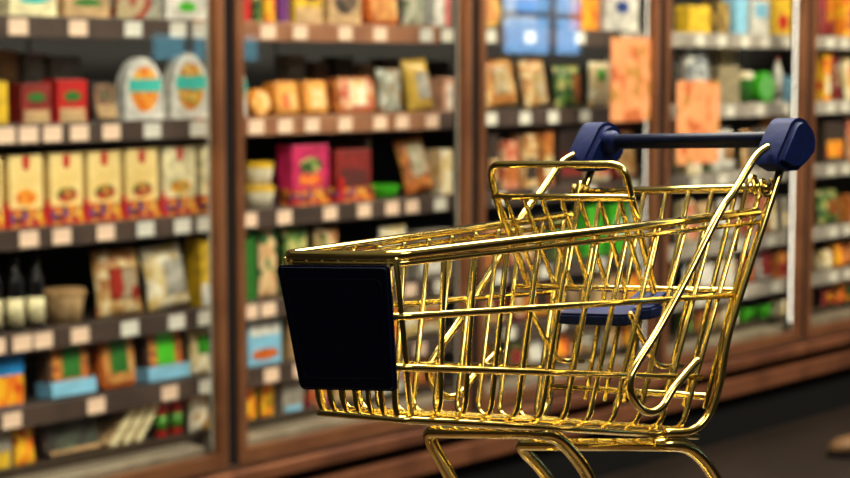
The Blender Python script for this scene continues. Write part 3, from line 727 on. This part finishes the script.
# lengthwise wires: down the front and along the bottom
for k in range(7):
    f = -1 + 2 * (k + 0.5) / 7
    P = lambda q, dz=0: cp(q[0], q[1] * f, q[2] + dz)
    rod('lengthwise_wire', [P(TF, -1.5), P(BF, -1.5), P(BB, -1.5)], 0.00105, 0.006)
# bottom frame
rod('bottom_frame', [side(1.0, 1.0, 1, dz=-1.0), side(.0, 1.0, 1, dz=-1.0), side(.0, 1.0, -1, dz=-1.0), side(1.0, 1.0, -1, dz=-1.0)], 0.00135, 0.004, n=14)
rod('bottom_frame', [cp(154, 37, -82), cp(154, -37, -82)], 0.0012)
# rear posts and looped braces
for sg in (1, -1):
    rod('post', [cp(211.8, sg * 49, 21.5), cp(197.0, sg * 48.6, -.6), cp(174, sg * 45, -42), cp(168, sg * 42.8, -64), cp(162.5, sg * 40.5, -76), cp(153, sg * 38.8, -81), cp(138, sg * 36.8, -80)], 0.0017, sm=True, n=14)
    b = [(200, 29), (190, 25), (173.6, 12.2), (162.5, 4.5), (137.5, -19.2), (118.5, -36), (101.8, -48.8), (97.6, -54.5), (99.8, -61), (107.5, -66.5), (117, -66.2), (126, -60), (142.6, -51.5)]
    rod('brace', [cp(u, sg * 49.7, z) for u, z in b], 0.0016, sm=True, n=14)
# back gate
rod('gate_bar', [cp(199.5, 48.6, 12.4), cp(199.5, -48.6, 12.4)], 0.0018, n=14)
gt = lambda f, z: cp(199 + (z - 12) * 0.44, f * (46 + (z - 12) * 0.075), z)
for k in range(9):
    f = -1 + 2 * k / 8
    rod('gate_wire', [gt(f, 11), gt(f, -73)], 0.0011)
rod('gate_bar', [gt(-.97, -69), gt(.97, -69)], 0.0014)
rod('gate_bar', [gt(-1.0, -28), gt(1.0, -28)], 0.0011)
for sg in (1, -1):      # wire coils the gate hangs on
    bm = bmesh.new()
    pts = [cp(199 + 3.3 * cos(a), sg * (43 + a * 0.55), 12.4 + 3.3 * sin(a)) for a in [i * 0.45 for i in range(32)]]
    tube(bm, pts, 0.0008, 8); finish('hinge_coil', bm, gold, cart, True)
    rod('hinge_arm', [cp(199, sg * 44, 17), cp(194, sg * 43, 14), cp(184, sg * 42, -12)], 0.0010, sm=True)
# child seat: front flap
fu = lambda z: 126 + (13.4 - z) * 0.42
cq = lambda u, v, z: cp(u, v, z - v * 0.030)
rod('seat_frame', [cq(fu(-24), 31.5, -24), cq(fu(13.4), 34, 13.4), cq(fu(27) + 2, 33.5, 26.5), cq(fu(27) + 2, -33.5, 26.5), cq(fu(13.4), -34, 13.4), cq(fu(-24), -31.5, -24)], 0.00150, 0.009, n=12)
rod('seat_frame', [cq(fu(13.4), 34.8, 13.4), cq(fu(13.4), -34.8, 13.4)], 0.0014)
for k in range(7):
    f = (-1 + 2 * (k + 0.5) / 7) * .98
    rod('seat_wire', [cq(fu(13.4) - .5, 34 * f, 13.4), cq(fu(-25), 31.5 * f, -25)], 0.00100)
rod('seat_frame', [cp(fu(-24), -40, -24), cp(fu(-24), 40, -24)], 0.0011)
for k in (-1, -.33, .33, 1):
    rod('seat_wire', [cp(fu(-24), 33 * k, -24), cp(181, 36 * k, -29)], 0.0009)
for k in (-.5, .5):
    rod('seat_wire', [cp(134, 50 * k, -33), cp(150, 50 * k, -56), cp(168, 50 * k, -58)], 0.0011, 0.006)
# navy seat
bm = bmesh.new()
out = [(140 + (u - 134) * .62, v * .60) for u, v in [(134, -24), (136, -30), (150, -31), (156, -22), (162, -31), (178, -30), (181, -22), (181, 22), (178, 30), (162, 31), (156, 22), (150, 31), (136, 30), (134, 24)]]
lo = [bm.verts.new(cp(u, v, -39.5 + (u - 134) * 0.06)) for u, v in out]; hi = [bm.verts.new(cp(u, v, -35 + (u - 134) * 0.08)) for u, v in out]
n = len(lo); bm.faces.new(lo[::-1]); bm.faces.new(hi)
for i in range(n): bm.faces.new((lo[i], lo[(i + 1) % n], hi[(i + 1) % n], hi[i]))
bmesh.ops.recalc_face_normals(bm, faces=bm.faces[:]); bmesh.ops.bevel(bm, geom=bm.edges[:], offset=0.001, segments=2, affect='EDGES')
st = finish('seat', bm, navy, cart)
bm = bmesh.new(); vv = [cp(*q) for q in ((162, 2, -34), (172, 2, -31), (172, 18, -31), (162, 18, -34), (162, 2, -31.5), (174, 2, -27), (174, 18, -27), (162, 18, -31.5))]
vs_ = [bm.verts.new(q) for q in vv]
for f in ((3, 2, 1, 0), (4, 5, 6, 7), (0, 1, 5, 4), (1, 2, 6, 5), (2, 3, 7, 6), (3, 0, 4, 7)): bm.faces.new([vs_[i] for i in f])
bmesh.ops.recalc_face_normals(bm, faces=bm.faces[:]); bmesh.ops.bevel(bm, geom=bm.edges[:], offset=0.001, segments=2, affect='EDGES')
finish('seat_lip', bm, navy, st)
# front plate
def quad_plate(corn, th, m, name, parent, bev, rad=4.0):
    """plate on the sloping front, corners given in (v, z)"""
    def fp(v, z, off): return cp(-2.2 - off + 5.4 * (-z / 55.4), v, z)
    C4 = [Vector((v, z, 0)) for v, z in corn]; ring = []
    for i in range(4):
        a, b_, c = C4[i - 1], C4[i], C4[(i + 1) % 4]
        p = b_ + (a - b_).normalized() * rad; q = b_ + (c - b_).normalized() * rad
        for k in range(6): s = k / 5; ring.append(p * (1 - s) ** 2 + b_ * 2 * s * (1 - s) + q * s * s)
    bm = bmesh.new(); lo = [bm.verts.new(fp(q.x, q.y, th[0])) for q in ring]; hi = [bm.verts.new(fp(q.x, q.y, th[1])) for q in ring]
    n = len(lo); a = bm.faces.new(lo[::-1]); b2 = bm.faces.new(hi)
    for i in range(n): bm.faces.new((lo[i], lo[(i + 1) % n], hi[(i + 1) % n], hi[i]))
    bmesh.ops.recalc_face_normals(bm, faces=bm.faces[:])
    if bev: bmesh.ops.bevel(bm, geom=list(b2.edges), offset=bev, segments=3, affect='EDGES')
    return finish(name, bm, m, parent)
pl = quad_plate([(-27.8, -3.2), (26.6, -3.0), (23.2, -46.0), (-23.8, -47.8)], (0.6, 2.2), navyd, 'front_plate', cart, 0.0009, 2.6)
bm = bmesh.new()
ringp = []
for v, z in ((-23.6, -8.2), (22.9, -7.8), (19.9, -41.6), (-20.1, -43.4)):
    ringp.append(cp(-2.2 - 2.1 + 5.4 * (-z / 55.4), v, z))
tube(bm, round_path([ringp[0].lerp(ringp[1], .5)] + ringp[1:] + [ringp[0], ringp[0].lerp(ringp[1], .5)], 0.003), 0.00035, 8, closed=True)
finish('raised_border', bm, navyd, pl, True)
# handle
ch = lambda u, v, z: cp(u, v, z - v * 0.028)
rod('handle_bar', [ch(215, -45, 33), ch(215, 45, 33)], 0.0033, n=24, m=navyd)
for sg in (1, -1):
    bm = bmesh.new()
    out = [(10.8 * cos(a) + 218.6, 10.2 * sin(a) + 31.6) for a in [radians(-38 + 168 * k / 16) for k in range(17)]]
    out += [(200.5, 27), (199.5, 23.5), (209, 20.0), (216, 20.2)]
    O0 = 41.5 * sg
    lo = [bm.verts.new(ch(a, O0, b_)) for a, b_ in out]; hi = [bm.verts.new(ch(a, 56 * sg, b_)) for a, b_ in out]
    n = len(lo); f0 = bm.faces.new(lo[::-1]); f1 = bm.faces.new(hi)
    for i in range(n): bm.faces.new((lo[i], lo[(i + 1) % n], hi[(i + 1) % n], hi[i]))
    bmesh.ops.recalc_face_normals(bm, faces=bm.faces[:])
    bmesh.ops.bevel(bm, geom=list(f0.edges) + list(f1.edges), offset=0.0022, segments=5, affect='EDGES')
    c = finish('handle_cap', bm, navy, cart, True); c.data.set_sharp_from_angle(angle=radians(32))
    if sg > 0: continue
    bm = bmesh.new(); tube(bm, [ch(215, sg * 38, 32.8), ch(215, sg * 42.5, 32.6)], 0.0052, 20); finish('collar', bm, navy, c, True)
# legs: two bent tubes, base rails and casters
for U, Wd, Z0, dn, df, pts in ((71.5, 28.0, -72.0, 1.8, -1.9, [(82, -75.5), (91, -83.5), (99.5, -93), (106, -112)]), (138, 36.8, -86.2, 1.6, -3.8, [(152, -88.5), (164, -96.5), (173, -106), (179, -116)])):
    far = {71.5: [(74, -80), (79, -87), (85, -96.5), (93, -112)], 138: [(141, -94), (148, -100), (156, -109), (161, -117)]}[U]
    ptsn = [cp(p[0], Wd, p[1] + dn * .8) for p in pts][::-1]; ptsf = [cp(p[0], -Wd, p[1]) for p in far]
    rod('leg_tube', ptsn + [cp(U, Wd, Z0 + dn), cp(U, -Wd, Z0 + df)] + ptsf, 0.0026, 0.0075, n=16)
for sg in (1, -1):
    rod('base_rail', [cp(28, sg * 26, -126), cp(60, sg * 26, -127), cp(99.5 + 6.5 * sg, sg * 28, -112), cp(170 + 9 * sg, sg * 36.8, -116.5), cp(196, sg * 38, -127), cp(202, sg * 38, -128)], 0.0022, sm=True, n=14)
    for u, v in ((34, 26), (199, 38)):
        fk = rod('caster_fork', [cp(u, sg * v, -128), cp(u, sg * v, -132), cp(u + 3, sg * (v + 4), -142)], 0.0012)
        bm = bmesh.new(); c0 = cp(u + 3, sg * v - 2.6, -141.2); c1 = cp(u + 3, sg * v + 2.6, -141.2)
        tube(bm, [c0, c1], 0.0086, 24, cap=True); finish('wheel', bm, rubber, fk, True)
rod('base_rail', [cp(28, 26, -126), cp(28, -26, -126)], 0.0018)
